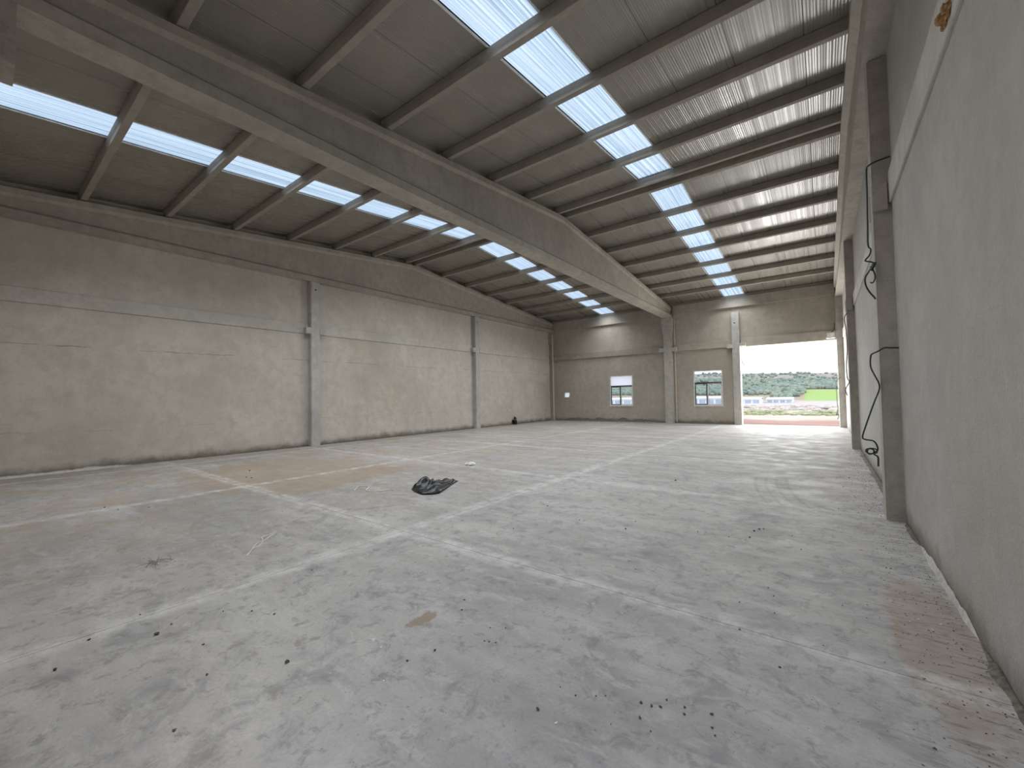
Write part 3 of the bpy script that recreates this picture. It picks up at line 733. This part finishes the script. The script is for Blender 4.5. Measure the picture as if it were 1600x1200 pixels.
OWN = {(-3.73, .81): 'largest dark clod on the near floor slab, just below the long joint', (-2.67, 1.20): 'dark clod lying alone between the brown stain and the near floor edge',
       (-3.75, .34): 'dark flattened clod at the near edge of the hall floor', (-2.94, .87): 'small dark clod alone below the two joint-side clods',
       (-10.57, 3.93): 'larger dark crumb on the brown dusty floor by the long wall', (-2.24, 7.91): 'dark crumb lying beyond the black bag towards the end wall',
       (-2.56, 4.76): 'dark crumb beyond the joint crossing, third slab', (-3.26, 5.11): 'dark crumb beside the joint behind the black bag',
       (-1.94, 4.75): 'dark flat crumb in the middle of the second slab row', (.31, 9.78): 'dark crumb near the foot of the side wall between its columns'}
for i, (x, y, s) in enumerate(peb):
    o = bpy.data.objects.new('pebble', protos[i % 4]); COL.objects.link(o)
    o.location = (x, y, -.001); o.scale = (s*.0135,)*3; o.rotation_euler = (0, 0, i*1.7)
    own = OWN.get((x, y))
    tag(o, own or 'tiny dark clod of dirt lying ' + where(x, y), 'clod', 'dirt clods ' + where(x, y))
mep = protos[1].copy(); mep.materials.clear(); mep.materials.append(m_clodp)
for i, (x, y, s, wh) in enumerate([(-2.44,1.65,1.6,'in the middle of the open floor slab'),(-2.33,1.63,1.2,'in the middle of the open floor slab'),(-1.10,1.76,1.1,'in the middle of the open floor slab'),(-2.05,1.45,.8,'in the middle of the open floor slab'),(.42,3.95,.9,'by the foot of the side wall'),(.47,4.02,1,'by the foot of the side wall'),(.52,3.9,.9,'by the foot of the side wall'),(.50,4.08,.8,'by the foot of the side wall'),(.58,4.02,1.1,'by the foot of the side wall'),(.38,5.0,.9,'by the foot of the side wall'),(.44,5.02,.8,'by the foot of the side wall'),(.62,6.2,1,'by the foot of the side wall')]):
    o = bpy.data.objects.new('paint_chip', mep); COL.objects.link(o)
    o.location = (x, y, -.001); o.scale = (s*.0125, s*.0125, s*.008); o.rotation_euler = (0, 0, i*2.1)
    tag(o, 'tiny white chip lying ' + wh, 'chip', 'white chips ' + wh)
# fine grit, uncountable
bm = bmesh.new(); rr = random.Random(5)
def grit(x, y, s): 
    a = rr.random()*6.3; h = s*.6
    vs4 = [bm.verts.new((x+math.cos(a+q)*s*f, y+math.sin(a+q)*s*f, 0.0005)) for q, f in ((0, 1), (1.7, .7), (3.3, 1.1), (4.8, .6))]
    tv = bm.verts.new((x, y, h))
    for i in range(4): bm.faces.new((vs4[i], vs4[(i+1) % 4], tv))
for i in range(1500):
    x = XR-.03-abs(rr.gauss(0, .26)); y = rr.uniform(1.6, 14.5)
    grit(x, y, rr.uniform(.002, .0075)*(1 if y < 7 else 1.4))
for i in range(900):
    grit(rr.uniform(-4.0, .3), rr.uniform(.8, 9), rr.uniform(.0015, .0042))
for i in range(900):
    gx_, gy_ = rr.uniform(-13.8, -4.2), rr.uniform(.8, 12)
    if not (-6.3 < gx_ < -5 and 4.4 < gy_ < 5.9): grit(gx_, gy_, rr.uniform(.003, .009))
tag(mesh_obj('grit', bm, m_clod), 'fine dark grit scattered over the concrete floor', 'grit', None, 'stuff')

# ------------------------------------------------------------------ outside: terrain, hill, sheds
KN = [(23.6, -.12), (32, -.16), (45, -.25), (60, -.35), (100, -1.1), (180, -2.9), (250, -4.0), (300, -2.2), (400, 4.0), (500, 11.5), (600, 18.5), (720, 27), (800, 31), (900, 28)]
def hprof(y):
    for (a, za), (b, zb_) in zip(KN, KN[1:]):
        if y <= b: t = max(0, (y-a)/(b-a)); t = t*t*(3-2*t)*.5+t*.5; return za+(zb_-za)*t
    return KN[-1][1]
def terr(x, y):
    z = hprof(y); r = x/max(y, 1)
    if y > 280:
        k = min(1, (y-280)/200); z += k*(y*.022*max(0, -r-.08)*2.2 + 3.4*noise.noise(Vector((x*.006, y*.006, 2)))+1.2*noise.noise(Vector((x*.02, y*.02, 5))))
        z -= k*max(0, r+.02)*y*.05
    elif y > 34:
        b = math.exp(-((y-50)/12)**2); z += b*(.35*abs(noise.noise(Vector((x*.12, y*.2, 0))))+.3*max(0, noise.noise(Vector((x*.35, y*.5, 3)))))
    z += .03*noise.noise(Vector((x*.8, y*.8, 1)))
    return z
bm = bmesh.new(); ysn = []; y = WF+.18
while y < 900: ysn.append(y); y *= 1.028
rows = []
for y in ysn:
    rows.append([bm.verts.new(((-.95+1.25*i/110)*(y+14), y, terr((-.95+1.25*i/110)*(y+14), y))) for i in range(111)])
for A, C in zip(rows, rows[1:]):
    for i in range(110): bm.faces.new((A[i], A[i+1], C[i+1], C[i]))
t = NT('open country soil and scrub'); X, Y, Z = t.xyz()
n = t.noise(.9, 6, .7, t.mapping((.25, 1, 1))); nf = t.noise(.06, 6, .7)
jig = t.math('MULTIPLY_ADD', t.noise(.22, 5, .65), 9, -4.5)
yy = t.math('ADD', Y, jig)
c = t.mix(t.ramp(n, .35, .65), (.40, .215, .15), (.50, .31, .22))
c = t.mix(t.ramp(yy, 30, 33), c, t.mix(t.ramp(n, .3, .6), (.44, .37, .25), (.62, .53, .42)))
c = t.mix(t.math('MULTIPLY', t.math('MULTIPLY', t.ramp(yy, 37, 40), t.ramp(yy, 46, 50, 1, 0)), t.ramp(t.noise(.5, 5, .7), .4, .55)), c, (.26, .28, .12))
c = t.mix(t.ramp(yy, 52, 58), c, t.mix(t.ramp(t.noise(.5, 6, .7), .4, .6), (.40, .30, .25), (.68, .62, .56)))
c = t.mix(t.ramp(yy, 95, 120), c, (.50, .43, .36))
c = t.mix(t.ramp(Y, 262, 285), c, t.mix(t.ramp(nf, .4, .6), (.36, .24, .16), (.30, .30, .19)))
c = t.mix(t.ramp(Y, 540, 600), c, t.mix(t.ramp(t.noise(.03, 7, .75), .45, .56), (.36, .28, .24), (.20, .19, .18)))
r = t.math('DIVIDE', X, Y)
gf = t.math('MULTIPLY', t.ramp(t.math('MULTIPLY_ADD', nf, .02, r), -.028, -.018), t.math('MULTIPLY', t.ramp(Y, 265, 275), t.ramp(Y, 372, 380, 1, 0)))
c = t.mix(gf, c, (.30, .40, .10))
m_terr = t.done(c, .95)
tag(mesh_obj('ground', bm, m_terr, smooth=True), kind='structure')
# apron in front of the near gateway (behind the camera)
bm = B(-40, 40, -60, -.38, -.4, -.03); tag(mesh_obj('trim_1', bm, plain('pale yard gravel', (.46, .42, .36), .95)), kind='structure')
# scrub and trees on the hillside
def tree_mat():
    t = NT('hazy olive green foliage'); n = t.noise(.08, 4); n2 = t.noise(.9, 3)
    c = t.mix(t.ramp(n, .38, .62), (.21, .25, .20), (.31, .335, .24))  # distance haze painted in: greens raised and greyed
    return t.done(t.mix(t.ramp(n2, .4, .65, 0, .6), c, (.13, .17, .13)), .95)
m_tree = tree_mat()
verts = []; faces = []; rr = random.Random(9)
tb = bmesh.new(); bmesh.ops.create_icosphere(tb, subdivisions=2, radius=1); tb.verts.ensure_lookup_table()
TV = [v.co.copy() for v in tb.verts]; TF = [[v.index for v in f.verts] for f in tb.faces]; tb.free()
def blob3(x, y, z, r, sz, seed):
    o = len(verts)
    for v in TV:
        k = 1+.35*noise.noise(v*1.6+Vector((seed, seed*.7, 0)))
        verts.append((x+v.x*r*k, y+v.y*r*k, z+v.z*sz*k))
    faces.extend([[i+o for i in f] for f in TF])
cnt = 0
while cnt < 4600:
    y = rr.uniform(300, 530) if rr.random() < .85 else rr.uniform(530, 770); q = rr.uniform(-.75, .06); x = q*y
    dens = .95 if y < 530 else .3
    if y < 385 and q > -.035+.012*noise.noise(Vector((y*.03, 1, 1))): continue
    if y < 335 and q < -.085+.02*noise.noise(Vector((y*.05, x*.02, 4))): continue
    if noise.noise(Vector((x*.015, y*.015, 7)))+rr.random()*.9 < .45-(dens-.5): continue
    s = rr.uniform(.9, 2.5)
    blob3(x, y, terr(x, y)+s*.55, s, s*rr.uniform(.7, 1.0), cnt*.37); cnt += 1
me = bpy.data.meshes.new('scrub_trees'); me.from_pydata(verts, [], faces); me.materials.append(m_tree); me.shade_smooth()
o = bpy.data.objects.new('scrub_trees', me); COL.objects.link(o); tag(o, 'olive green scrub and small trees covering the far hillside', 'trees', None, 'stuff')
# rubble field
verts = []; faces = []
for i in range(1100):
    y = 47+abs(rr.gauss(0, 11)); x = rr.uniform(-.6, .06)*y; s = rr.uniform(.05, .26)*(.6+y/90)
    blob3(x, y, terr(x, y)+s*.2, s*1.2, s*.6, i*.7)
me = bpy.data.meshes.new('rubble_stones'); me.from_pydata(verts, [], faces)
me.materials.append(plain('pale rubble stone', (.50, .43, .35), .95, 0, .3, .7))
o = bpy.data.objects.new('rubble_stones', me); COL.objects.link(o); tag(o, 'pale rubble stones strewn over the waste ground outside the gateway', 'stones', None, 'stuff')
# weeds
verts = []; faces = []
for i in range(1300):
    y = 37+rr.uniform(0, 8); x = rr.uniform(-.6, .06)*y
    if noise.noise(Vector((x*.3, y*.3, 0))) < -.05: continue
    s = rr.uniform(.04, .14); blob3(x, y, terr(x, y)+s*.3, s*1.6, s*.8, i*.9)
me = bpy.data.meshes.new('weeds'); me.from_pydata(verts, [], faces); me.materials.append(plain('dry green weeds', (.33, .33, .17), .95, 0, .3, 2))
o = bpy.data.objects.new('weeds', me); COL.objects.link(o); tag(o, 'dry green weeds in a band across the waste ground', 'weeds', None, 'stuff')
# long white sheds in the valley
m_shed = plain('white shed wall', (.80, .80, .80), .8, 0, .03, .1); m_shedroof = plain('white shed roof', (.88, .88, .87), .6, 0, .03, .1); m_op = plain('blue grey shed bay', (.42, .47, .55), .8, 0, .1, .3)
sheds = [(-.152, -.108, 240, 2.3, 'long white shed in the valley beyond the gateway, beside its post', 3), (-.096, -.052, 252, 2.0, 'long white shed in the middle of the gateway view', 4),
         (-.262, -.178, 236, 3.0, 'white shed seen through the window next to the gate', 5), (-.50, -.36, 245, 2.8, 'white shed seen through the smaller window', 6)]
for ra, rb, y, h, lab, nb in sheds:
    x0, x1 = ra*y, rb*y; z0 = terr((x0+x1)/2, y)-.2; L = x1-x0; cx = (x0+x1)/2
    e = empty('shed', (cx, y, z0), lab, 'shed', 'white sheds in the valley')
    mesh_obj('wall', B(-L/2, L/2, 0, 14, 0, h), m_shed, e)
    bm = bmesh.new(); prism(bm, [(-.5, h), (7, h+.8), (14.5, h), (14.5, h+.15), (7, h+1.0), (-.5, h+.15)], 'x', -L/2-.4, L/2+.4); mesh_obj('roof', bm, m_shedroof, e)
    for k in range(nb):
        wv = L/nb; mesh_obj('bay_door', B(-L/2+k*wv+.12*wv, -L/2+(k+1)*wv-.12*wv, -.08, .02, .2, h*.78), m_op, e)
